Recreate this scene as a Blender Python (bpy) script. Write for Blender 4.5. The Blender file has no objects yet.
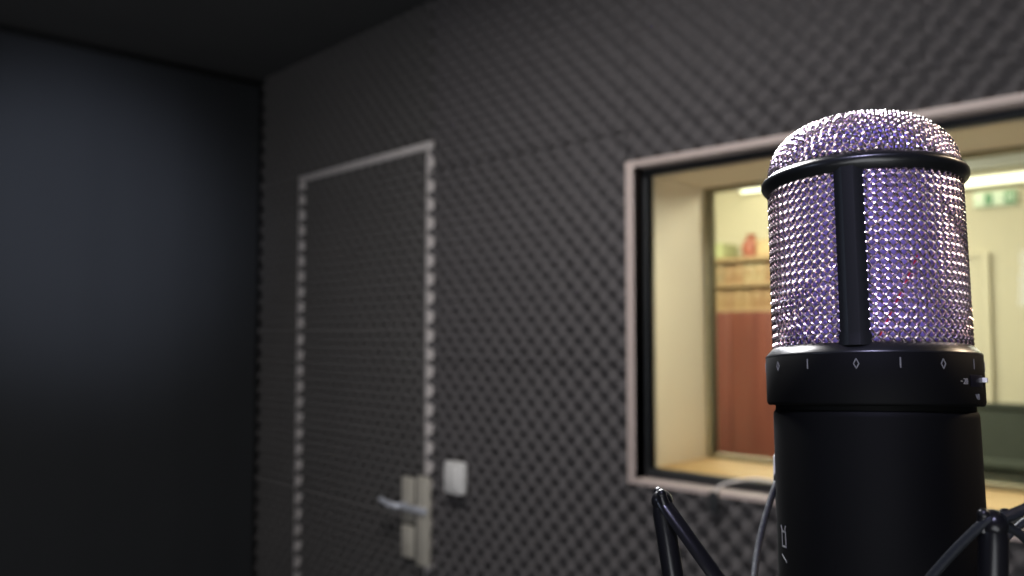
import bpy, bmesh, math, random
from mathutils import Vector, Matrix
R = math.radians
random.seed(4)
C = bpy.context.scene.collection
S = bpy.context.scene

# ------------------------------------------------------------------ camera, world, lights, exposure
cd = bpy.data.cameras.new('camera'); cam = bpy.data.objects.new('camera', cd); C.objects.link(cam)
cam.location = (0, 0, 1.5); cam.rotation_euler = (R(90 + 3.23), 0, 0)
cd.sensor_width = 36; cd.lens = 36 * 850 / 1024
cd.clip_start = .01; cd.clip_end = 50
cd.dof.use_dof = True; cd.dof.focus_distance = .215; cd.dof.aperture_fstop = 14
S.camera = cam
w = bpy.data.worlds.new('world'); S.world = w; w.use_nodes = True
w.node_tree.nodes['Background'].inputs[0].default_value = (.5, .55, .7, 1)
w.node_tree.nodes['Background'].inputs[1].default_value = .02
S.view_settings.view_transform = 'Standard'; S.view_settings.look = 'None'
S.view_settings.exposure = 0; S.view_settings.gamma = 1
S.view_settings.use_curve_mapping = False

def area(name, loc, target, size, power, col, sy=None, spread=None):
    l = bpy.data.lights.new(name, 'AREA'); l.energy = power; l.color = col; l.size = size
    if sy: l.shape = 'RECTANGLE'; l.size_y = sy
    if spread: l.spread = R(spread)
    o = bpy.data.objects.new(name, l); C.objects.link(o); o.location = loc
    o.rotation_euler = (Vector(target) - Vector(loc)).to_track_quat('-Z', 'Y').to_euler()
    return o
# studio: cool ceiling lamp ahead of the microphone, soft warm fill added at the right, upward fill added behind the camera
def spot(name, loc, target, power, col, ang, size=.1, blend=1):
    l = bpy.data.lights.new(name, 'SPOT'); l.energy = power; l.color = col; l.spot_size = R(ang); l.spot_blend = blend; l.shadow_soft_size = size
    o = bpy.data.objects.new(name, l); C.objects.link(o); o.location = loc
    o.rotation_euler = (Vector(target) - Vector(loc)).to_track_quat('-Z', 'Y').to_euler(); return o
area('light_ceiling', (.10, 1.10, 2.42), (.1, .23, 1.52), .42, 38, (.95, .97, 1), .8, 90)
area('light_foam_fill', (-.25, 1.0, 2.43), (-.25, 1.05, 0), .4, 17, (1, .97, .95))  # added fill that brings out the foam pattern
area('light_left', (-1.35, -.15, 1.75), (.1, .23, 1.5), .25, 1.6, (.62, .74, 1))  # added light, turns the left faces of the rib and body bluish
area('light_right', (1.5, -.6, 1.7), (.3, 1.7, 1.2), .9, 78, (1, .94, .93))
area('light_up', (-.3, -1.6, .9), (-.5, -.6, 2.4), 1.6, 34, (.95, .97, 1))  # added fill, lifts the blacks of ceiling and curtain
spot('light_warm', (1.15, .55, 2.15), (.1, .23, 1.52), 55, (1, .76, .52), 12, .12)  # added spot, stands in for warm window light on the grille
spot('light_key', (-.38, 1.05, 2.38), (.1, .23, 1.52), 75, (.97, .98, 1), 14, .12)
spot('light_lilac', (-.15, -.45, 2.38), (.1, .23, 1.52), 115, (.64, .62, 1), 12, .12)  # added spot, gives the grille its violet tint
spot('light_curtain', (-.35, .55, 2.35), (-1.41, 2.66, 1.88), 200, (.74, .80, 1), 30, .15)  # added spot for the soft bright patch on the curtain

# ------------------------------------------------------------------ frames of the two walls
P0 = Vector((-.2205, 2.377, 0))
TW, TD = R(-44.03), R(-46.9)        # window wall, door wall: local x right, y into the wall, z up
def fm(th, x=0, y=0, z=0):
    m = Matrix.Translation(P0) @ Matrix.Rotation(th, 4, 'Z')
    return m @ Matrix.Translation((x, y, z))
WF, DF = fm(TW), fm(TD)

# unseen lights added in the control room, besides its strip lamps
def warea(name, p, t, size, power, col, sy=None):
    return area(name, WF @ Vector(p), WF @ Vector(t), size, power, col, sy)
warea('light_control_room', (.3, 1.3, 2.38), (.3, 1.4, 0), .9, 52, (1, .93, .80), .9)
warea('light_control_left', (1.6, 1.0, 2.2), (.75, .15, 1.5), .5, 26, (1, .94, .78), .5)  # added to brighten the left side of the reveal

warea('light_control_far', (-.3, 1.7, 2.36), (-.3, 2.6, 2.0), .3, 7, (1, .93, .72))  # added to brighten the far wall at the left

# ------------------------------------------------------------------ materials
def mat(name, col, rough=.6, metal=0, spec=.5, bump=None, noise=None, emit=None, sheen=0, coat=0):
    m = bpy.data.materials.new(name); m.use_nodes = True
    nt = m.node_tree; b = nt.nodes['Principled BSDF']
    b.inputs['Base Color'].default_value = (*col, 1); b.inputs['Roughness'].default_value = rough
    b.inputs['Metallic'].default_value = metal; b.inputs['Specular IOR Level'].default_value = spec
    b.inputs['Sheen Weight'].default_value = sheen; b.inputs['Coat Weight'].default_value = coat
    if emit: b.inputs['Emission Color'].default_value = (*emit[0], 1); b.inputs['Emission Strength'].default_value = emit[1]
    tc = nt.nodes.new('ShaderNodeTexCoord')
    if noise:
        n = nt.nodes.new('ShaderNodeTexNoise'); n.inputs['Scale'].default_value = noise[0]; n.inputs['Detail'].default_value = 4
        nt.links.new(tc.outputs['Object'], n.inputs['Vector'])
        r = nt.nodes.new('ShaderNodeMapRange'); r.inputs[3].default_value = 1 - noise[1]; r.inputs[4].default_value = 1 + noise[1]
        nt.links.new(n.outputs[0], r.inputs[0])
        v = nt.nodes.new('ShaderNodeVectorMath'); v.operation = 'SCALE'; v.inputs[0].default_value = col
        nt.links.new(r.outputs[0], v.inputs['Scale']); nt.links.new(v.outputs[0], b.inputs['Base Color'])
    if bump:
        n = nt.nodes.new('ShaderNodeTexNoise'); n.inputs['Scale'].default_value = bump[0]; n.inputs['Detail'].default_value = 3
        nt.links.new(tc.outputs['Object'], n.inputs['Vector'])
        bp = nt.nodes.new('ShaderNodeBump'); bp.inputs['Strength'].default_value = bump[1]; bp.inputs['Distance'].default_value = bump[2]
        nt.links.new(n.outputs[0], bp.inputs['Height']); nt.links.new(bp.outputs[0], b.inputs['Normal'])
    return m
def wood(name, c1, c2, scale=6, axis=0):
    m = mat(name, c1, .5); nt = m.node_tree; b = nt.nodes['Principled BSDF']
    tc = nt.nodes.new('ShaderNodeTexCoord'); mp = nt.nodes.new('ShaderNodeMapping')
    sc = [scale * 6] * 3; sc[axis] = scale; mp.inputs['Scale'].default_value = sc
    n = nt.nodes.new('ShaderNodeTexNoise'); n.inputs['Scale'].default_value = 1; n.inputs['Detail'].default_value = 5
    r = nt.nodes.new('ShaderNodeValToRGB'); r.color_ramp.elements[0].position = .3; r.color_ramp.elements[1].position = .7
    r.color_ramp.elements[0].color = (*c1, 1); r.color_ramp.elements[1].color = (*c2, 1)
    nt.links.new(tc.outputs['Object'], mp.inputs[0]); nt.links.new(mp.outputs[0], n.inputs['Vector'])
    nt.links.new(n.outputs[0], r.inputs[0]); nt.links.new(r.outputs[0], b.inputs['Base Color'])
    return m
M = dict(
    foam=mat('foam', (.112, .104, .107), .9, spec=.2, bump=(900, .3, .0006), noise=(7, .10)),
    foamdoor=mat('foam_door', (.108, .102, .101), .9, spec=.2, bump=(900, .3, .0006), noise=(7, .10)),
    darkwall=mat('dark_wall', (.03, .03, .032), .9, noise=(5, .1)),
    ceiling=mat('dark_ceiling', (.085, .085, .085), .9, noise=(5, .1)),
    carpet=mat('carpet', (.05, .05, .055), .95, bump=(300, .4, .002), noise=(60, .2)),
    curtain=mat('curtain', (.020, .022, .025), .9, bump=(700, .2, .0005), noise=(4, .1)),
    whitetrim=mat('white_trim', (.80, .74, .72), .5, noise=(20, .06)),
    casing=mat('window_casing', (.62, .51, .47), .5, noise=(15, .07)),
    blackframe=mat('black_frame', (.028, .030, .033), .5, noise=(30, .1)),
    cream=mat('cream_paint', (.80, .67, .52), .6, noise=(6, .04)),
    creamwall=mat('cream_wall', (.66, .60, .45), .7, noise=(5, .04)),
    palegrey=mat('pale_grey_soffit', (.42, .42, .40), .7, noise=(8, .1)),
    sill=wood('sill_wood', (.55, .33, .13), (.68, .43, .19), 3),
    farframe=mat('far_frame', (.30, .25, .15), .5, noise=(20, .1)),
    plate=mat('ivory_metal', (.62, .58, .50), .35, noise=(25, .05)),
    lever=mat('satin_lever', (.66, .68, .76), .3, metal=.15),
    switch=mat('switch_plastic', (.93, .91, .89), .35, noise=(25, .03)),
    shelfwood=wood('shelf_wood', (.32, .21, .11), (.40, .27, .14), 4, 2),
    redwood=wood('red_wood', (.12, .028, .018), (.17, .042, .026), 3, 2),
    green=mat('green_fabric', (.034, .040, .030), .9, bump=(400, .3, .001), noise=(20, .15)),
    greyrail=mat('grey_rail', (.06, .07, .055), .5, noise=(30, .1)),
    lamp=mat('lamp_diffuser', (1, 1, .9), .5, emit=((1, .92, .66), 2.2)),
    lampbody=mat('lamp_body', (.7, .68, .6), .4, noise=(30, .05)),
    exitgreen=mat('exit_green', (.05, .20, .08), .5, emit=((.05, .35, .12), .2)),
    exitwhite=mat('exit_white', (.7, .8, .65), .5, emit=((.7, .8, .55), .12)),
    wire=mat('grille_wire', (.80, .66, .68), .27, metal=1),
    rib=mat('microphone_rib', (.006, .0065, .007), .38, spec=.28),
    liner=mat('violet_liner', (.44, .36, 1.0), .42, metal=.1, bump=(1500, .8, .0006), noise=(260, .6)),
    micblack=mat('microphone_black', (.0022, .0023, .0023), .6, spec=.08, bump=(2500, .08, .00005)),
    micsatin=mat('microphone_satin', (.006, .0065, .007), .3, spec=.5, bump=(2500, .05, .00005)),
    mark=mat('print_grey', (.13, .13, .127), .5),
    slot=mat('slot_black', (.002, .002, .006), .3),
    gloss=mat('glossy_plastic', (.006, .006, .007), .28, spec=.3, coat=.08, noise=(200, .1)),
    cord=mat('elastic_cord', (.012, .014, .017), .55, spec=.2, bump=(1500, .5, .0003)),
    cap=mat('bright_knob_glint', (.85, .85, .82), .25, metal=.3),  # switch knob, and the highlight modelled on the rear arm
    redstreak=mat('streak_red', (.75, .04, .08), .3),
    brass=mat('capsule_brass', (.75, .6, .3), .3, metal=1),
    steel=mat('stand_steel', (.03, .03, .03), .35, metal=.6),
)
g = bpy.data.materials.new('pane_glass'); g.use_nodes = True; nt = g.node_tree
nt.nodes.remove(nt.nodes['Principled BSDF'])
tr = nt.nodes.new('ShaderNodeBsdfTransparent'); gl = nt.nodes.new('ShaderNodeBsdfGlossy'); gl.inputs['Roughness'].default_value = .02
tr.inputs[0].default_value = (.95, .97, .95, 1)
fr = nt.nodes.new('ShaderNodeFresnel'); fr.inputs[0].default_value = 1.25
mx = nt.nodes.new('ShaderNodeMixShader')
nt.links.new(fr.outputs[0], mx.inputs[0]); nt.links.new(tr.outputs[0], mx.inputs[1]); nt.links.new(gl.outputs[0], mx.inputs[2])
nt.links.new(mx.outputs[0], nt.nodes['Material Output'].inputs[0]); M['glass'] = g

# ------------------------------------------------------------------ mesh helpers
class MB:
    def __init__(s): s.v = []; s.f = []
    def add(s, v, f):
        n = len(s.v); s.v += [tuple(p) for p in v]; s.f += [tuple(n + i for i in q) for q in f]; return s
    def box(s, x0, x1, y0, y1, z0, z1, bev=0):
        bm = bmesh.new(); bmesh.ops.create_cube(bm, size=1)
        for v in bm.verts:
            v.co = Vector(((x0 + x1) / 2 + v.co.x * (x1 - x0), (y0 + y1) / 2 + v.co.y * (y1 - y0), (z0 + z1) / 2 + v.co.z * (z1 - z0)))
        if bev: bmesh.ops.bevel(bm, geom=bm.edges[:], offset=bev, segments=2, affect='EDGES', profile=.5)
        bm.verts.index_update(); s.add([v.co for v in bm.verts], [[v.index for v in f.verts] for f in bm.faces]); bm.free(); return s
    def lathe(s, prof, n=64, a0=0, a1=360):
        full = abs(a1 - a0) >= 360; k = n if full else n + 1
        v = []; f = []
        for i in range(k):
            a = R(a0 + (a1 - a0) * i / n)
            v += [(r * math.sin(a), -r * math.cos(a), z) for r, z in prof]
        m = len(prof)
        for i in range(n):
            j = (i + 1) % k
            for q in range(m - 1): f.append((i * m + q, j * m + q, j * m + q + 1, i * m + q + 1))
        return s.add(v, f)
    def tube(s, pts, r, n=8, closed=False, cap=True, flat=None):
        pts = [Vector(p) for p in pts]; N = len(pts); v = []; f = []
        up = None
        for i, p in enumerate(pts):
            if closed: t = pts[(i + 1) % N] - pts[i - 1]
            else: t = pts[min(i + 1, N - 1)] - pts[max(i - 1, 0)]
            t.normalize()
            if up is None: up = t.orthogonal().normalized() if flat is None else Vector(flat)
            up = (up - t * up.dot(t)).normalized(); sd = t.cross(up)
            rr = r[i] if isinstance(r, (list, tuple)) else r
            ra, rb = rr if isinstance(rr, (list, tuple)) else (rr, rr)
            for k in range(n):
                a = 2 * math.pi * k / n; v.append(p + up * (ra * math.cos(a)) + sd * (rb * math.sin(a)))
        for i in range(N if closed else N - 1):
            j = (i + 1) % N
            for k in range(n): f.append((i * n + k, i * n + (k + 1) % n, j * n + (k + 1) % n, j * n + k))
        if cap and not closed: f.append(tuple(range(n - 1, -1, -1))); f.append(tuple((N - 1) * n + k for k in range(n)))
        return s.add(v, f)
    def ball(s, c, r, n=12):
        pr = []
        for i in range(n + 1):
            a = math.pi * i / n; pr.append((max(1e-6, r * math.sin(a)), -r * math.cos(a)))
        k = len(s.v); s.lathe(pr, 16)
        s.v[k:] = [(x + c[0], y + c[1], z + c[2]) for x, y, z in s.v[k:]]; return s
    def xf(s, m): s.v = [tuple(m @ Vector(p)) for p in s.v]; return s
    def build(s, name, m, parent=None, mtx=None, smooth=True, weld=True):
        me = bpy.data.meshes.new(name); me.from_pydata(s.v, [], s.f)
        if weld:
            bm = bmesh.new(); bm.from_mesh(me); bmesh.ops.remove_doubles(bm, verts=bm.verts, dist=1e-6)
            bmesh.ops.recalc_face_normals(bm, faces=bm.faces); bm.to_mesh(me); bm.free()
        if smooth:
            me.polygons.foreach_set('use_smooth', [True] * len(me.polygons))
            try: me.set_sharp_from_angle(angle=R(38))
            except Exception: pass
        me.materials.append(M[m] if isinstance(m, str) else m)
        o = bpy.data.objects.new(name, me); C.objects.link(o)
        if parent: o.parent = parent
        if mtx is not None: o.matrix_basis = mtx
        return o
def tag(o, label=None, cat=None, group=None, kind=None):
    if label: o['label'] = label
    if cat: o['category'] = cat
    if group: o['group'] = group
    if kind: o['kind'] = kind
    return o
def thing(name, mtx, label=None, cat=None, group=None, kind=None):
    o = bpy.data.objects.new(name, None); C.objects.link(o); o.empty_display_size = .05
    o.matrix_basis = mtx; return tag(o, label, cat, group, kind)
def struct(name, mb, m, mtx=None, label=None, cat=None):
    o = mb.build(name, m, mtx=mtx); return tag(o, label, cat, kind='structure')

H = 2.46
# ------------------------------------------------------------------ room shell
WX0, WX1, WZ0, WZ1 = .674, 1.95, 1.175, 1.892       # window casing, outer edges
TH = .30
struct('floor', MB().box(-3.2, 3.4, -4.3, 2.9, -.1, 0), 'carpet', WF, 'dark grey carpeted floor of the recording studio', 'floor')
struct('ceiling', MB().box(-3.2, 3.4, -4.3, .22, H, H + .1), 'ceiling', WF, 'black painted ceiling above the foam covered walls', 'ceiling')
mb = MB()
mb.box(.03, WX0, .02, TH, 0, H); mb.box(WX1, 3.1, .02, TH, 0, H)
mb.box(WX0, WX1, .02, TH, 0, WZ0); mb.box(WX0, WX1, .02, TH, WZ1, H)
struct('wall_front', mb, 'darkwall', WF, 'dark wall behind the acoustic foam around the studio window', 'wall')
DX0, DX1, DZ = -.716, -.003, 2.052                  # door frame strip, outer edges
mb = MB()
mb.box(-1.14, DX0, .02, .2, 0, H); mb.box(DX0, .04, .02, .2, DZ, H); mb.box(DX1, .04, .021, .2, 0, DZ)
struct('wall_door', mb, 'darkwall', DF, 'dark wall behind the foam around the door', 'wall')
struct('wall_left', MB().box(-1.24, -1.14, -3.4, .2, 0, H), 'darkwall', DF, 'dark wall behind the black curtain', 'wall')
struct('wall_right', MB().box(3.0, 3.1, -4.1, .02, 0, H), 'darkwall', WF, 'dark side wall beyond the window', 'wall')
struct('wall_back', MB().box(-2.9, 3.0, -4.1, -4.0, 0, H), 'darkwall', WF, 'dark back wall behind the camera', 'wall')

# ------------------------------------------------------------------ egg-crate foam
PU, PV = .0505, .0525
def foam_mesh(x0, x1, z0, z1, ph=(0, 0), seg=7, wav=.0005):
    nx = max(6, round((x1 - x0) / PU * seg)); nz = max(6, round((z1 - z0) / PV * seg))
    v = []; f = []
    for j in range(nz + 1):
        for i in range(nx + 1):
            x = x0 + (x1 - x0) * i / nx; z = z0 + (z1 - z0) * j / nz
            a = math.cos(2 * math.pi * (x - x0 + ph[0]) / PU) * math.cos(2 * math.pi * (z - z0 + ph[1]) / PV)
            h = .0150 * a + .0015 * a * a
                        # cut edges are wavy: material bulges past them at the crests
            ox = wav * a * ((i == nx) - (i == 0)); oz = .0004 * a * ((j == nz) - (j == 0))
            v.append((x + ox, -.006 - h, z + oz))
    W = nx + 1
    for j in range(nz):
        for i in range(nx): f.append((j * W + i, j * W + i + 1, (j + 1) * W + i + 1, (j + 1) * W + i))
    rim = [i for i in range(nx + 1)] + [j * W + nx for j in range(1, nz + 1)] + [nz * W + i for i in range(nx - 1, -1, -1)] + [j * W for j in range(nz - 1, 0, -1)]
    b = len(v); v += [(v[i][0], .0198, v[i][2]) for i in rim]; n = len(rim)
    for k in range(n): f.append((rim[k], b + k, b + (k + 1) % n, rim[(k + 1) % n]))
    f.append(tuple(b + k for k in range(n)))
    m = MB(); m.add(v, f); return m
FG = 'acoustic foam sheets on the studio walls'
def sheet(F, x0, x1, z0, z1, label, m='foam', parent=None, ph=None, wav=.0005):
    gp = .0004
    mb = foam_mesh(x0 + gp, x1 - gp, z0 + gp, z1 - gp, ph or (x0 % PU, PV * .2 if abs(z0 - 1.433) < .01 else 0), wav=wav)
    if parent: return mb.build('foam_sheet', m, parent)
    mb.v = [(x - x0, y, z - z0) for x, y, z in mb.v]
    return tag(mb.build('acoustic_foam_sheet', m, mtx=F @ Matrix.Translation((x0, 0, z0))), label, 'acoustic foam', FG)
cols = [(.004, WX0, 'between door and window'), (WX0, WX1, ''), (WX1, 2.95, 'right of the window')]
rows = [(.373, .903), (.903, 1.433), (1.433, 1.963), (1.963, H - .005)]
rn = ['lowest row', 'second row up', 'third row up', 'top row under the ceiling']
for (a, b, t), k in [(cols[0], k) for k in range(4)]:
    extra = ['', ', beside the white light switch', '', ''][k]
    sheet(WF, a, b, *rows[k], f'grey egg-crate foam sheet {t}, {rn[k]}{extra}', wav=.010 if k < 3 else .0005)
sheet(WF, WX0, 1.31, .373, .903, 'grey egg-crate foam sheet low under the left half of the window, second below the sill')
sheet(WF, 1.31, WX1, .373, .903, 'grey egg-crate foam sheet low under the right half of the window')
sheet(WF, WX0, 1.31, .903, WZ0, 'narrow grey egg-crate foam strip directly under the left half of the window')
sheet(WF, 1.31, WX1, .903, WZ0, 'narrow grey egg-crate foam strip directly under the right half of the window')
sheet(WF, WX0, WX1, WZ1, 1.963, 'slim grey egg-crate foam strip directly above the window casing', ph=(WX0 % PU, -.0185))
sheet(WF, WX0, 1.31, 1.963, H - .005, 'grey egg-crate foam sheet above the left half of the window, under the ceiling')
sheet(WF, 1.31, WX1, 1.963, H - .005, 'grey egg-crate foam sheet above the right half of the window, behind the microphone top')
for k in range(4): sheet(WF, WX1, 2.95, *rows[k], f'grey egg-crate foam sheet right of the window, {rn[k]}')
# door wall
sheet(DF, -1.02, -.749, .46, .99, 'dark foam sheet in the corner left of the door, lowest', 'foamdoor')
sheet(DF, -1.02, -.749, .99, 1.52, 'dark foam sheet in the corner left of the door, at handle height and above', 'foamdoor')
sheet(DF, -1.02, -.749, 1.52, DZ, 'dark foam sheet in the corner left of the door, at its top edge', 'foamdoor')
sheet(DF, -1.02, -.40, DZ, H - .005, 'dark foam sheet above the left half of the door', 'foamdoor')
sheet(DF, -.40, .0, DZ, H - .005, 'dark foam sheet above the right half of the door', 'foamdoor')

# door with its own foam facing
door = thing('door_1', DF @ Matrix.Translation((DX0, 0, 0)), 'foam covered studio door with pale frame gap and silver lever', 'door', kind='structure')
ox = -DX0
L = lambda x: x + ox
MB().box(L(DX0+.002), L(-.034), .021, .065, .01, DZ - .024, .002).build('door_slab', 'darkwall', door)
for a, b in [(.46, .99), (.99, 1.52), (1.52, DZ - .024)]:
    m_ = foam_mesh(L(DX0+.006), L(-.036), a, b, (.0, .0), wav=.010); m_.build('foam_sheet', 'foamdoor', door)
MB().box(L(DX0+.006), L(-.036), -.008, .0198, .02, .458, .004).build('kick_panel', 'darkwall', door)
# lock plates: upper and lower half on the door, latch bar, lever
MB().box(L(-.104), L(-.054), -.030, -.016, .981, 1.104, .004).build('lock_plate', 'plate', door)
MB().box(L(-.104), L(-.054), -.030, -.016, .882, .970, .004).build('lock_plate', 'plate', door)
MB().box(L(-.100), L(-.058), -.016, .02, .89, 1.10, .002).build('lock_case', 'darkwall', door)
lv = MB().tube([(L(-.085), -.018, 1.024), (L(-.085), -.050, 1.026), (L(-.092), -.062, 1.027), (L(-.105), -.068, 1.029), (L(-.150), -.070, 1.040)], [.009, .009, .0085, .008, .0065], 12)
lv.build('lever', 'lever', door)
MB().box(L(-.095), L(.030), -.050, -.038, 1.016, 1.034, .004).build('latch_bar', 'lever', door)
# white frame strip
mb = MB()
mb.box(DX0 - .032, DX0 - .001, -.008, .019, .0, DZ - .001, .002)
mb.box(DX1 - .019, DX1 + .006, -.011, .019, .0, DZ - .001, .002)
mb.box(DX0 - .032, DX1 + .006, -.010, .019, DZ - .023, DZ - .001, .002)
mb.v = [(x, y, z) for x, y, z in mb.v]
struct('trim_1', mb, 'whitetrim', DF, 'thin pale door frame strip showing between the foam edges', 'door frame')
o = MB().box(-.024, .024, -.010, .008, -.120, .120, .004).build('strike_plate', 'plate', mtx=DF @ Matrix.Translation((.004, -.0315, .995)))
tag(o, 'tall ivory strike plate on the door frame beside the lock', 'strike plate')

# light switch
sw = thing('light_switch', WF @ Matrix.Translation((.134, -.0232, 1.128)), 'white rounded light switch fixed on the foam right of the door handle', 'light switch')
MB().box(-.037, .037, -.024, .0, -.043, .043, .009).build('switch_box', 'switch', sw)
MB().box(-.020, .020, -.027, -.023, -.028, .028, .003).build('rocker', 'switch', sw)

# curtain on the left
mb = MB(); nY, v, f = 260, [], []
for i in range(nY + 1):
    y = -2.3 + 2.29 * i / nY
    d = .002 * math.sin(y * 17) + .0008 * math.sin(y * 41 + 1.3)
    for j, z in enumerate([.02, .8, 1.6, 2.43]):
        v.append((d * (1.1 - .25 * j / 3), y, z))
n = len(v)
v += [(x - .003, y, z) for x, y, z in v[:n]]
for i in range(nY):
    for j in range(3):
        q = (i * 4 + j, (i + 1) * 4 + j, (i + 1) * 4 + j + 1, i * 4 + j + 1); f.append(q); f.append(tuple(n + k for k in reversed(q)))
    f.append((i * 4 + 3, (i + 1) * 4 + 3, n + (i + 1) * 4 + 3, n + i * 4 + 3)); f.append((i * 4, n + i * 4, n + (i + 1) * 4, (i + 1) * 4))
mb.add(v, f)
ct = thing('curtain', DF @ Matrix.Translation((-1.048, 0, 0)), 'black blue floor-length curtain along the dark left side of the room', 'curtain')
mb.build('drape', 'curtain', ct)
MB().tube([(0, -2.35, 2.44), (0, -.0, 2.44)], .009, 12).build('curtain_rail', 'steel', ct)

# ------------------------------------------------------------------ studio window
win = thing('window_1', WF @ Matrix.Translation((WX0, 0, WZ0)), 'wide studio window in pale wooden casing looking into a bright room', 'window', kind='structure')
WW, WH = WX1 - WX0, WZ1 - WZ0
def ring(x0, x1, z0, z1, t, y0, y1, bev=.0015, tb=None, ts=None):
    m = MB(); tb = tb or t; ts = ts or t
    m.box(x0, x0 + ts, y0, y1, z0, z1, bev); m.box(x1 - ts, x1, y0, y1, z0, z1, bev)
    m.box(x0 + ts, x1 - ts, y0, y1, z1 - t, z1, bev); m.box(x0 + ts, x1 - ts, y0, y1, z0, z0 + tb, bev); return m
ring(0, WW, 0, WH, .015, -.014, .058, tb=.012, ts=.022).build('casing', 'casing', win)
ring(.022, WW - .022, .012, WH - .015, .015, .024, .046, tb=.020, ts=.010).build('black_frame', 'blackframe', win)
MB().box(.029, WW - .029, .034, .040, .031, WH - .029).build('pane', 'glass', win)
# deep reveal between the panes
rv = MB(); a, b, c, d = WX0 + .001, WX1 - .001, WZ0 + .001, WZ1 - .001
rv.box(a, WX0 + .029, .059, TH + .01, c, d); rv.box(WX1 - .029, b, .059, TH + .01, c, d); rv.box(WX0 + .029, WX1 - .029, .059, TH + .01, WZ1 - .029, d)
struct('trim_2', rv, 'cream', WF, 'cream painted deep lining of the studio window', 'window reveal')
struct('trim_3', MB().box(WX0 + .029, WX1 - .029, .059, TH + .03, c, WZ0 + .031, .002), 'sill', WF, 'light wooden sill board inside the deep window', 'sill')
w2 = thing('window_2', WF @ Matrix.Translation((WX0 + .029, TH - .03, WZ0 + .031)), 'second inner window frame of the room beyond the sill', 'window', kind='structure')
ring(0, WW - .058, 0, WH - .060, .010, .0, .028, ts=.016).build('frame', 'farframe', w2)
MB().box(.009, WW - .067, .010, .014, .009, WH - .069).build('pane', 'glass', w2)

# pale cable over the casing sill
def spline(pts, n=8):
    P = [Vector(p) for p in pts]; out = []
    for i in range(len(P) - 1):
        p0, p1, p2, p3 = P[max(i - 1, 0)], P[i], P[i + 1], P[min(i + 2, len(P) - 1)]
        for k in range(n):
            t = k / n
            out.append(.5 * ((2 * p1) + (p2 - p0) * t + (2 * p0 - 5 * p1 + 4 * p2 - p3) * t * t + (3 * p1 - p0 - 3 * p2 + p3) * t ** 3))
    out.append(P[-1]); return out
cb = thing('cable', WF @ Matrix.Translation((.905, -.0235, WZ0)), 'pale thin cable arching over the bottom edge of the window', 'cable')
MB().tube(spline([(-.008, -.001, -.03), (-.006, -.002, .0), (.0, .008, .022), (.03, .025, .034), (.07, .036, .041), (.12, .040, .038), (.18, .040, .036), (.23, .040, .035)]), .0026, 10).build('cable_run', 'whitetrim', cb)
MB().box(-.016, .004, -.010, -.002, -.03, .012, .003).build('cable_clip', 'blackframe', cb)

# ------------------------------------------------------------------ control room beyond
FY = 2.6
struct('wall_far', MB().box(-1.3, 2.7, FY, FY + .1, 0, H), 'creamwall', WF, 'cream far wall of the room beyond the window', 'wall')
struct('wall_far_left', MB().box(-1.4, -1.3, TH + .01, FY + .1, 0, H), 'creamwall', WF, 'cream side wall of the room beyond', 'wall')
struct('wall_far_right', MB().box(2.6, 2.7, TH + .01, FY, 0, H), 'creamwall', WF, 'cream right wall of the room beyond', 'wall')
struct('wall_inner', MB().box(-1.3, .02, TH + .005, TH + .015, 0, H), 'creamwall', WF, 'cream inner face beside the window', 'wall')
struct('ceiling_beyond', MB().box(-1.4, 2.7, .225, FY + .1, H, H + .1), 'creamwall', WF, 'pale ceiling of the room beyond', 'ceiling')
struct('trim_4', MB().box(.35, 2.6, FY - .06, FY - .001, 2.235, H - .001, .004), 'palegrey', WF, 'grey bulkhead above the strip lamp in the room beyond', 'bulkhead')

def lamp(x0, x1, z, label, h=.055):
    t = thing('strip_lamp', WF @ Matrix.Translation(((x0 + x1) / 2, FY - .03, z)), label, 'lamp', 'strip lamps on the far wall')
    hw = (x1 - x0) / 2
    MB().box(-hw, hw, -.01, .029, -.02, .03, .003).build('housing', 'lampbody', t)
    MB().tube([(-hw + .015, -.028, 0), (hw - .015, -.028, 0)], h / 2, 16).build('diffuser', 'lamp', t)
    for s in (-1, 1): MB().box(s * (hw - .007) - .007, s * (hw - .007) + .007, -.05, .0, -.026, .026, .003).build('end_cap', 'lampbody', t)
lamp(-.45, -.02, 2.285, 'short glowing strip lamp at the upper left behind the window')
lamp(.50, 1.75, 2.178, 'long glowing strip lamp right of the microphone, above the green sign', .040)

es = thing('exit_sign', WF @ Matrix.Translation((.76, FY - .015, 2.105)), 'small green and white escape sign below the long strip lamp', 'sign')
MB().box(-.085, .085, -.006, .014, -.036, .030, .002).build('sign_panel', 'exitwhite', es)
MB().box(-.040, -.008, -.008, -.006, -.028, .022, .0005).build('green_field', 'exitgreen', es)
MB().box(.038, .080, -.008, -.006, -.028, .022, .0005).build('green_field', 'exitgreen', es)
MB().add([(.046, -.009, .004), (.060, -.009, .004), (.060, -.009, .014), (.074, -.009, -.003), (.060, -.009, -.020), (.060, -.009, -.010), (.046, -.009, -.010)], [tuple(range(7))]).build('arrow', 'exitwhite', es)
fg = MB().ball((-.022, -.0085, .014), .004).tube([(-.022, -.0085, .008), (-.026, -.0085, -.006), (-.020, -.0085, -.014), (-.026, -.0085, -.024)], .0018, 6)
fg.tube([(-.026, -.0085, -.006), (-.034, -.0085, -.014)], .0018, 6).tube([(-.022, -.0085, .007), (-.013, -.0085, .000)], .0015, 6).build('running_figure', 'exitwhite', es)

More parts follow.
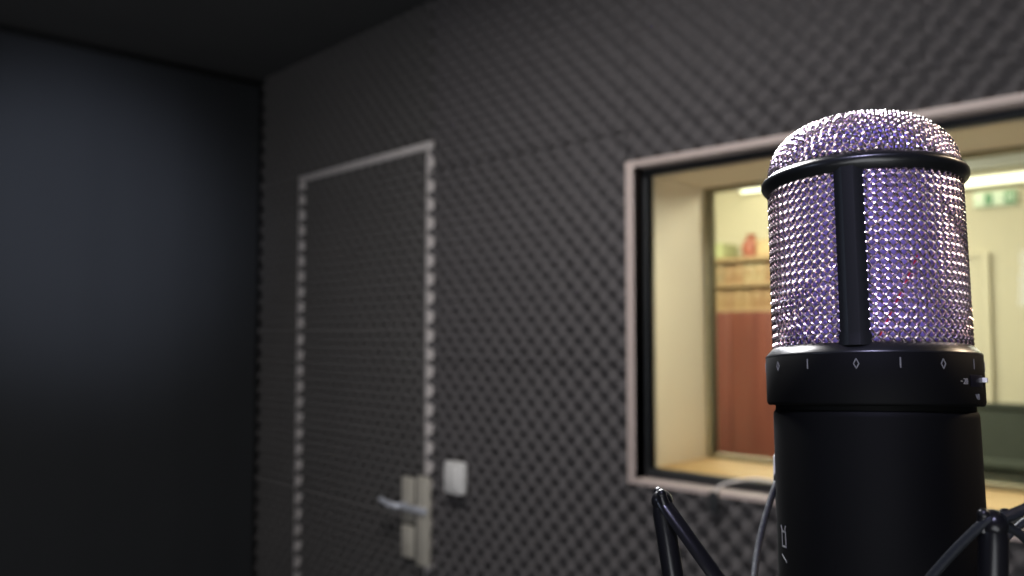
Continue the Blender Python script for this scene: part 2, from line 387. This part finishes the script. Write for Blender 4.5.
dr = thing('door_2', WF @ Matrix.Translation((.0, FY - .02, 0)), 'cream door in the room beyond, its right edge beside the microphone', 'door', kind='structure')
MB().box(.0, .70, -.002, .019, .0, 1.845, .003).build('door_leaf', 'creamwall', dr)
ring(-.03, .73, .0, 1.87, .028, -.008, .019).build('door_frame', 'creamwall', dr)
MB().tube([(.06, -.003, 1.0), (.06, -.04, 1.0), (.07, -.047, 1.0), (.17, -.047, 1.0)], .008, 10).build('door_handle', 'lever', dr)

sc = thing('divider_screen', WF @ Matrix.Translation((1.2, 2.2, 0)), 'dark green upholstered divider with grey rail right of the microphone', 'divider')
MB().box(-.56, .9, -.03, .03, .12, 1.215, .012).build('fabric_panel', 'green', sc)
MB().box(-.57, .91, -.036, .036, 1.213, 1.235, .006).build('top_rail', 'green', sc)
MB().box(-.565, .905, -.045, -.031, .985, 1.02, .004).build('middle_rail', 'greyrail', sc)
for x in (-.4, .75): MB().box(x - .03, x + .03, -.2, .2, 0, .03, .006).box(x - .02, x + .02, -.02, .02, .02, .13).build('foot', 'greyrail', sc)

# bookcase with red doors, binders, items on top
BX0, BX1, BD = -.66, -.08, .30
bc = thing('bookcase', WF @ Matrix.Translation((BX0, FY - BD - .002, 0)), 'tall tan bookcase with red-brown lower doors behind the window', 'bookcase')
BW = BX1 - BX0
m = MB().box(0, .02, 0, BD, 0, 1.90, .002).box(BW - .02, BW, 0, BD, 0, 1.90, .002).box(.02, BW - .02, BD - .01, BD, .02, 1.90)
m.build('carcass', 'shelfwood', bc)
SH = [1.640, 1.768, 1.896]
for z in [.08] + SH: MB().box(.02, BW - .02, .004, BD - .01, z - .02, z, .001).build('shelf', 'shelfwood', bc)
for k in range(2):
    a = .002 + k * (BW / 2); MB().box(a, a + BW / 2 - .004, -.02, -.001, .06, 1.62, .003).build('cabinet_door', 'redwood', bc)
bcols = [tuple(.8 * q for q in c) for c in [(.42, .27, .13), (.48, .33, .17), (.38, .22, .11), (.50, .38, .21), (.36, .27, .15), (.46, .28, .14)]]
bm_ = [mat('binder_%d' % i, c, .6, noise=(30, .08)) for i, c in enumerate(bcols)]
cn = ['tan', 'pale tan', 'rust brown', 'straw coloured', 'olive brown', 'orange brown']
od = ['first', 'second', 'third', 'fourth', 'fifth', 'sixth', 'seventh', 'eighth', 'ninth', 'tenth']
for si, z in enumerate(SH[:2]):
    x = BX0 + .026; i = 0
    while x + .055 < BX1 - .02:
        wd = random.choice([.045, .05, .055]); hh = random.uniform(.088, .104); k = random.randrange(6)
        t = thing('binder', WF @ Matrix.Translation((x + wd / 2, FY - BD + .03, z + .0005)), f'{cn[k]} binder, {od[i]} from the left on the {["lower", "upper"][si]} open shelf', 'binder', 'binders on the bookcase shelves')
        MB().box(-wd / 2, wd / 2, 0, .2, 0, hh, .003).build('cover', bm_[k], t)
        MB().box(-wd / 2 + .012, wd / 2 - .012, -.0015, .001, hh * .4, hh * .8, .0004).build('spine_label', 'shelfwood', t)
        x += wd + .003; i += 1
def tp(x, w, h, col, label, name, cat):
    o = thing(name, WF @ Matrix.Translation((x, FY - .17, 1.9005)), label, cat)
    m = mat(name + '_paint', col, .5, noise=(30, .08))
    if name == 'vase': MB().lathe([(.001, 0), (w * .35, 0), (w * .5, h * .35), (w * .42, h * .7), (w * .2, h * .85), (w * .28, h), (w * .24, h), (w * .16, h * .85), (.001, h * .1)], 24).build('vase_body', m, o)
    else: MB().box(-w / 2, w / 2, -.08, .08, 0, h * .8, .004).build('box_body', m, o); MB().box(-w / 2 - .003, w / 2 + .003, -.083, .083, h * .78, h, .004).build('lid', m, o)
tp(-.50, .10, .08, (.38, .40, .20), 'small olive green box on top of the bookcase', 'storage_box', 'box')
tp(-.33, .10, .12, (.36, .11, .07), 'red-brown vase on top of the bookcase', 'vase', 'vase')
tp(-.20, .12, .08, (.55, .40, .22), 'tan lidded box on top of the bookcase, beside the microphone edge', 'storage_box', 'box')

# ------------------------------------------------------------------ microphone
mm = .001
az = R(22.83); d = Vector((math.sin(az), math.cos(az), 0)); l = Vector((-math.cos(az), math.sin(az), 0))
ax = (Vector((0, 0, 1)) + d * math.tan(R(4.3)) + l * math.tan(R(1.3))).normalized()
yy = (d - ax * d.dot(ax)).normalized(); xx = yy.cross(ax)
org = Vector((.25 * math.sin(az), .25 * math.cos(az), 1.4812))
MM = Matrix.Translation(org) @ Matrix((xx, yy, ax)).transposed().to_4x4()
mic = thing('microphone', MM, 'large black studio microphone with silver woven grille and violet lining', 'microphone')
def cyl(a, r, z): a = R(a); return Vector((r * math.sin(a) * mm, -r * math.cos(a) * mm, z * mm))
def mmp(p): return [(r * mm, z * mm) for r, z in p]
BAR = -7.0; RG = 24.6; ZG0, ZG1 = 15.2, 60.2; PITCH = 1.72; WR = .38; AM = .34
NW = 64; DW = 2 * math.pi * RG / NW; m = MB()
for k in range(NW):
    for sg in (1, -1):
        n = int((ZG1 - ZG0 + 1) / (DW / 8)); pts = []
        for q in range(n + 1):
            z = q * DW / 8
            pts.append(cyl(BAR + math.degrees((k * DW + sg * z) / RG), RG + sg * AM * math.cos(2 * math.pi * z / DW), ZG0 - .3 + z))
        m.tube(pts, WR * mm, 6, cap=False)
tag(m.build('side_grille', 'wire', mic, weld=False), 'silver woven wire grille')
# dome weave
RD, HD, ND = 24.5, 16.6, 2.25; ZD = 63.0
prof = []
for i in range(400):
    t = (i / 399) * math.pi / 2
    prof.append((RD * math.sin(t) ** (2 / ND), ZD + HD * max(0, math.cos(t)) ** (2 / ND)))
arc = [0]
for i in range(1, 400): arc.append(arc[-1] + math.hypot(prof[i][0] - prof[i - 1][0], prof[i][1] - prof[i - 1][1]))
import bisect
def dome(rho):
    i = min(398, max(0, bisect.bisect(arc, rho) - 1)); t = (rho - arc[i]) / max(1e-9, arc[i + 1] - arc[i])
    r = prof[i][0] + t * (prof[i + 1][0] - prof[i][0]); z = prof[i][1] + t * (prof[i + 1][1] - prof[i][1])
    dr, dz = prof[i + 1][0] - prof[i][0], prof[i + 1][1] - prof[i][1]; q = math.hypot(dr, dz)
    return r, z, -dz / q, dr / q
AL = arc[-1]; m = MB(); ca, sa = math.cos(R(22)), math.sin(R(22))
K = int(AL / PITCH)
for dirn in (0, 1):
    for k in range(-K, K + 1):
        half = math.sqrt(max(0, AL ** 2 - (k * PITCH) ** 2)); n = int(half / PITCH * 4)
        if n < 2: continue
        pts = []
        for q in range(-n, n + 1):
            u = q / 4; off = AM * math.cos(math.pi * (u + k)) * (1 - 2 * dirn)
            px, py = (u * PITCH, k * PITCH) if dirn == 0 else (k * PITCH, u * PITCH)
            px, py = px * ca - py * sa, px * sa + py * ca
            rho = math.hypot(px, py); r, z, nr, nz = dome(min(rho, AL - .01))
            cx, cy = (px / rho, py / rho) if rho > 1e-6 else (1, 0)
            pts.append(((r + nr * off) * cx * mm, (r + nr * off) * cy * mm, (z + nz * off) * mm))
        m.tube(pts, WR * mm, 6, cap=False)
tag(m.build('dome_grille', 'wire', mic, weld=False), 'silver woven wire dome')
# violet lining
MB().lathe(mmp([(RG - 1.0, ZG0 - 1), (RG - 1.0, ZG1 + 1.5)]), 96).build('lining', 'liner', mic)
MB().lathe(mmp([(max(.01, p[0] * (RD - 1.1) / RD), ZD + (p[1] - ZD) * (HD - 1.1) / HD) for p in prof[::20] + [prof[-1]]]), 64).build('dome_lining', 'liner', mic)
# ring under the dome
MB().lathe(mmp([(23.4, 64.3), (24.4, 64.3), (26.6, 62.5), (26.9, 62.0), (26.9, 61.2), (26.5, 60.3), (25.3, 59.1), (23.4, 58.9), (23.4, 64.3)]), 128).build('dome_ring', 'micsatin', mic)
# vertical ribs
def rib(a0):
    m = MB(); zs = [14.8, 17.2, 18.2, 60.0]; v = []; sec = []
    for z, wz, rr in zip(zs, [3.9, 3.8, 3.5, 3.5], [26.6, 26.3, 26.2, 26.2]):
        sec.append([(-wz, 23.2), (-wz, 24.9), (-wz + .3, 25.1), (-1.5, rr), (-1.1, rr + .05), (1.1, rr + .05), (1.5, rr), (wz - .3, 25.1), (wz, 24.9), (wz, 23.2)])
    for z, s_ in zip(zs, sec):
        for x, r in s_:
            a = R(a0); v.append(((x * math.cos(a) + r * math.sin(a)) * mm, (x * math.sin(a) - r * math.cos(a)) * mm, z * mm))
    f = []
    for i in range(3):
        for k in range(10): f.append((i * 10 + k, i * 10 + (k + 1) % 10, (i + 1) * 10 + (k + 1) % 10, (i + 1) * 10 + k))
    f += [tuple(range(10)), tuple(30 + k for k in range(10))]
    m.add(v, f); m.build('rib', 'rib', mic)
rib(BAR); rib(BAR + 180)
# collar
col = MB().lathe(mmp([(23.3, 15.6), (24.7, 15.6), (25.0, 15.45), (26.9, 13.4), (27.1, 13.0), (27.1, .9), (26.8, .3), (26.4, 0), (23.3, 0), (23.3, 15.6)]), 128).build('collar', 'micblack', mic)
MB().lathe(mmp([(23.35, 15.7), (24.7, 15.7), (25.05, 15.52), (26.95, 13.42), (27.13, 13.05), (27.13, 12.9), (26.5, 12.9)]), 128).build('collar_bevel', 'micsatin', mic)
# body
MB().lathe(mmp([(.01, .2), (24.9, .2), (24.9, -1.2), (25.4, -1.8), (25.5, -3), (25.6, -100), (25.0, -106), (20, -112), (14, -114), (.01, -114)]), 128).build('body', 'micblack', mic)
MB().lathe(mmp([(.01, -113), (9.5, -113), (9.5, -128), (.01, -128)]), 32).build('connector', 'lever', mic)
def strokes(pl, Rr, a0, z0, wdt, name, par, m='mark', th=.12):
    b = MB()
    for p in pl:
        pts = []
        for i in range(len(p) - 1):
            for q in range(4): t = q / 4; pts.append((p[i][0] + (p[i + 1][0] - p[i][0]) * t, p[i][1] + (p[i + 1][1] - p[i][1]) * t))
        pts.append(p[-1])
        P = [cyl(a0 + math.degrees(x / Rr), Rr + .02, z0 + z) for x, z in pts]
        b.tube(P, [(th * mm, wdt * mm)] * len(P), 6, flat=cyl(a0, 1, 0).normalized())
    return b.build(name, m, par)
for k in range(15):
    a = ([-56, -32.5, -6.5, 14.5, 37, 60.5] + [84.5 + 24 * q for q in range(9)])[k]
    if k % 2 == 0: strokes([[(0, 1.2), (.62, 0), (0, -1.2), (-.62, 0), (0, 1.2)]], 27.1, a, 10.2, .16, 'diamond_mark', col)
    else: strokes([[(0, 1.25), (0, -1.25)]], 27.1, a, 10.4, .2, 'line_mark', col)
# attenuation switch
swt = MB(); swt.tube([cyl(62 + q, 27.12, 6.3) for q in (-6, -3, 0, 3, 6, 9)], [(.12 * mm, 1.5 * mm)] * 6, 8, flat=cyl(62, 1, 0).normalized()); swt = swt.build('switch_slot', 'slot', col)
MB().box(-.9 * mm, .9 * mm, -.9 * mm, .2 * mm, -.6 * mm, .6 * mm, .2 * mm).xf(Matrix.Translation(cyl(72, 27.3, 6.6)) @ Matrix.Rotation(R(72), 4, 'Z')).build('switch_knob', 'cap', col)
strokes([[(-1.6, 0), (-.9, 0)], [(-.5, .6), (.1, .6), (.1, 0), (-.5, -.6), (.1, -.6)], [(.5, .6), (1.0, .6), (1.0, -.6), (.5, -.6), (.5, .6)]], 27.1, 51, 6.1, .14, 'switch_print', col)
strokes([[(-1.0, .6), (-.4, -.5), (.1, .6)], [(.3, .6), (.9, .6), (.9, -.6), (.3, -.6), (.3, .6)]], 27.1, 62.5, 1.9 + .5, .14, 'switch_print', col)
# lettering on the body near its left edge
strokes([[(-1.9, 4.1), (-.9, 2.6), (1.2, 2.6)], [(1.2, 4.2), (.6, 2.9)], [(-1.2, 2.6), (-1.2, -1.2), (1.1, -1.2), (1.1, 2.6)], [(-1.7, -3.4), (1.3, -4.9)]], 25.55, -63, -35.5, .28, 'body_lettering', mic)
# thin red streak behind the grille
MB().tube([cyl(BAR + 13 + 24 * t, 24.0, 17 + 20 * t) for t in [i / 14 for i in range(15)]], .22 * mm, 6).build('red_streak', 'redstreak', mic)

# ------------------------------------------------------------------ shock mount
sm = thing('shock_mount', MM, 'glossy black spider shock mount with elastic cords around the microphone', 'shock mount')
TZ = -24.3
A = [(-67, 57), (26, 50.5), (118, 54), (-148.5, 54)]
for i, (a, rho) in enumerate(A):
    m = MB()
    tzz = TZ - (1.4 if i == 0 else 0)
    m.tube([cyl(a, rho, tzz), cyl(a, rho - .3, tzz - 3), cyl(a, rho - 2.5, tzz - 18), cyl(a, rho - 8, tzz - 52)], [(2.4 * mm, 2.4 * mm), (2.9 * mm, 2.8 * mm), (2.9 * mm, 2.8 * mm), (2.9 * mm, 2.8 * mm)], 12, flat=cyl(a + 90, 1, 0).normalized())
    m.ball(cyl(a, rho, tzz + .3), 2.9 * mm)
    ar = m.build('arm', 'gloss', sm)
    # fork prongs at the tip
    for s in (-1, 1) if i != 3 else ():
        MB().tube([cyl(a + s * 2.2, rho - .5, tzz - 1), cyl(a + s * 2.6, rho + .6, tzz + 2.2)], [1.5 * mm, 1.2 * mm], 10).ball(cyl(a + s * 2.6, rho + .6, tzz + 2.3), 1.3 * mm).build('prong', 'gloss', ar)
    if i == 3: MB().tube([cyl(a, rho + 3.2, tzz - 1), cyl(a, rho + 3.2, tzz + 7)], [1.6 * mm, 1.3 * mm], 12).ball(cyl(a, rho + 3.2, tzz + 7), 1.35 * mm).build('tip_glint', 'cap', ar)  # bright pin added as the glint at the rear arm tip
# rings
m = MB(); m.tube([cyl(a, 44.5, TZ - 53) for a in range(0, 360, 5)], [(3.2 * mm, 2 * mm)] * 72, 10, closed=True, flat=(0, 0, 1)); m.build('outer_ring', 'gloss', sm)
m = MB(); m.tube([cyl(a, 28.6, TZ - 42) for a in range(0, 360, 5)], [(5 * mm, 2.9 * mm)] * 72, 10, closed=True, flat=(0, 0, 1)); m.build('inner_ring', 'gloss', sm)
def cordp(pts, r=.95, name='elastic_cord', m='cord'):
    MB().tube(spline([cyl(*p) for p in pts], 6), r * mm, 10).build(name, m, sm)
# front right arm: cord down to the lower left, cord to the next arm
cordp([(25, 51.5, TZ + 1.2), (23, 50.8, TZ + .2), (14.5, 43.2, TZ - 11), (-14, 31.5, TZ - 38)], 1.05)
cordp([(27, 52.3, TZ + 1.6), (45, 50, TZ + 5.8), (80, 48, TZ + 9), (116, 55, TZ + 3)], 1.2)
cordp([(28, 51.5, TZ + .5), (40, 47, TZ - 8), (62, 32, TZ - 38)], 1.0)
# left arm: flat strap down towards the ring
MB().tube([cyl(*p) for p in [(-66, 57.5, TZ - .4), (-64, 56, TZ - 3), (-56, 46.5, TZ - 18), (-44, 34, TZ - 38)]], [(1.8 * mm, 1.2 * mm), (2.2 * mm, 1.3 * mm), (2.2 * mm, 1.3 * mm), (2.2 * mm, 1.3 * mm)], 10, flat=cyl(-62, 1, 0).normalized()).build('elastic_strap', 'gloss', sm)
cordp([(-68, 56.5, TZ + .5), (-75, 49, TZ - 12), (-88, 32, TZ - 38)], 1.0)
# rear arm cords
cordp([(-148, 54.5, TZ + 1.5), (-143, 52, TZ - 5), (-131, 46, TZ - 20), (-108, 37, TZ - 38)], 1.05)
cordp([(-150, 54, TZ + 1), (-165, 45, TZ - 14), (-178, 32, TZ - 38)], 1.0)
cordp([(117, 54, TZ + 1), (105, 45, TZ - 14), (95, 32, TZ - 38)], 1.0)
cordp([(119, 54, TZ + 1), (135, 45, TZ - 14), (148, 32, TZ - 38)], 1.0)
for a in (-14, -44, 62, 95, 148, 182, -88, -112):
    MB().ball(cyl(a, 31.4, TZ - 39), 2 * mm).build('hook', 'gloss', sm)
# hub under the mount
mb = MB(); mb.tube([cyl(180, 44.5, TZ - 53), cyl(180, 50, TZ - 62), cyl(180, 50, TZ - 110)], 4 * mm, 12); mb.build('bracket', 'gloss', sm)

# stand carrying the mount
b0 = MM @ cyl(180, 50, TZ - 110)
st = thing('microphone_stand', Matrix.Translation((b0.x, b0.y, 0)), 'black floor stand carrying the microphone mount', 'microphone stand')
MB().lathe([(.001, 0.001), (.125, 0.001), (.125, .012), (.118, .020), (.03, .028), (.02, .05), (.001, .05)], 48).build('base', 'steel', st)
MB().tube([(0, 0, .03), (0, 0, .75)], .0125, 16).build('pole', 'steel', st)
MB().tube([(0, 0, .72), (0, 0, b0.z + .004)], .008, 16).build('inner_pole', 'steel', st)
MB().lathe([(.001, .70), (.018, .70), (.02, .72), (.02, .75), (.014, .77), (.001, .77)], 24).build('clamp', 'gloss', st)
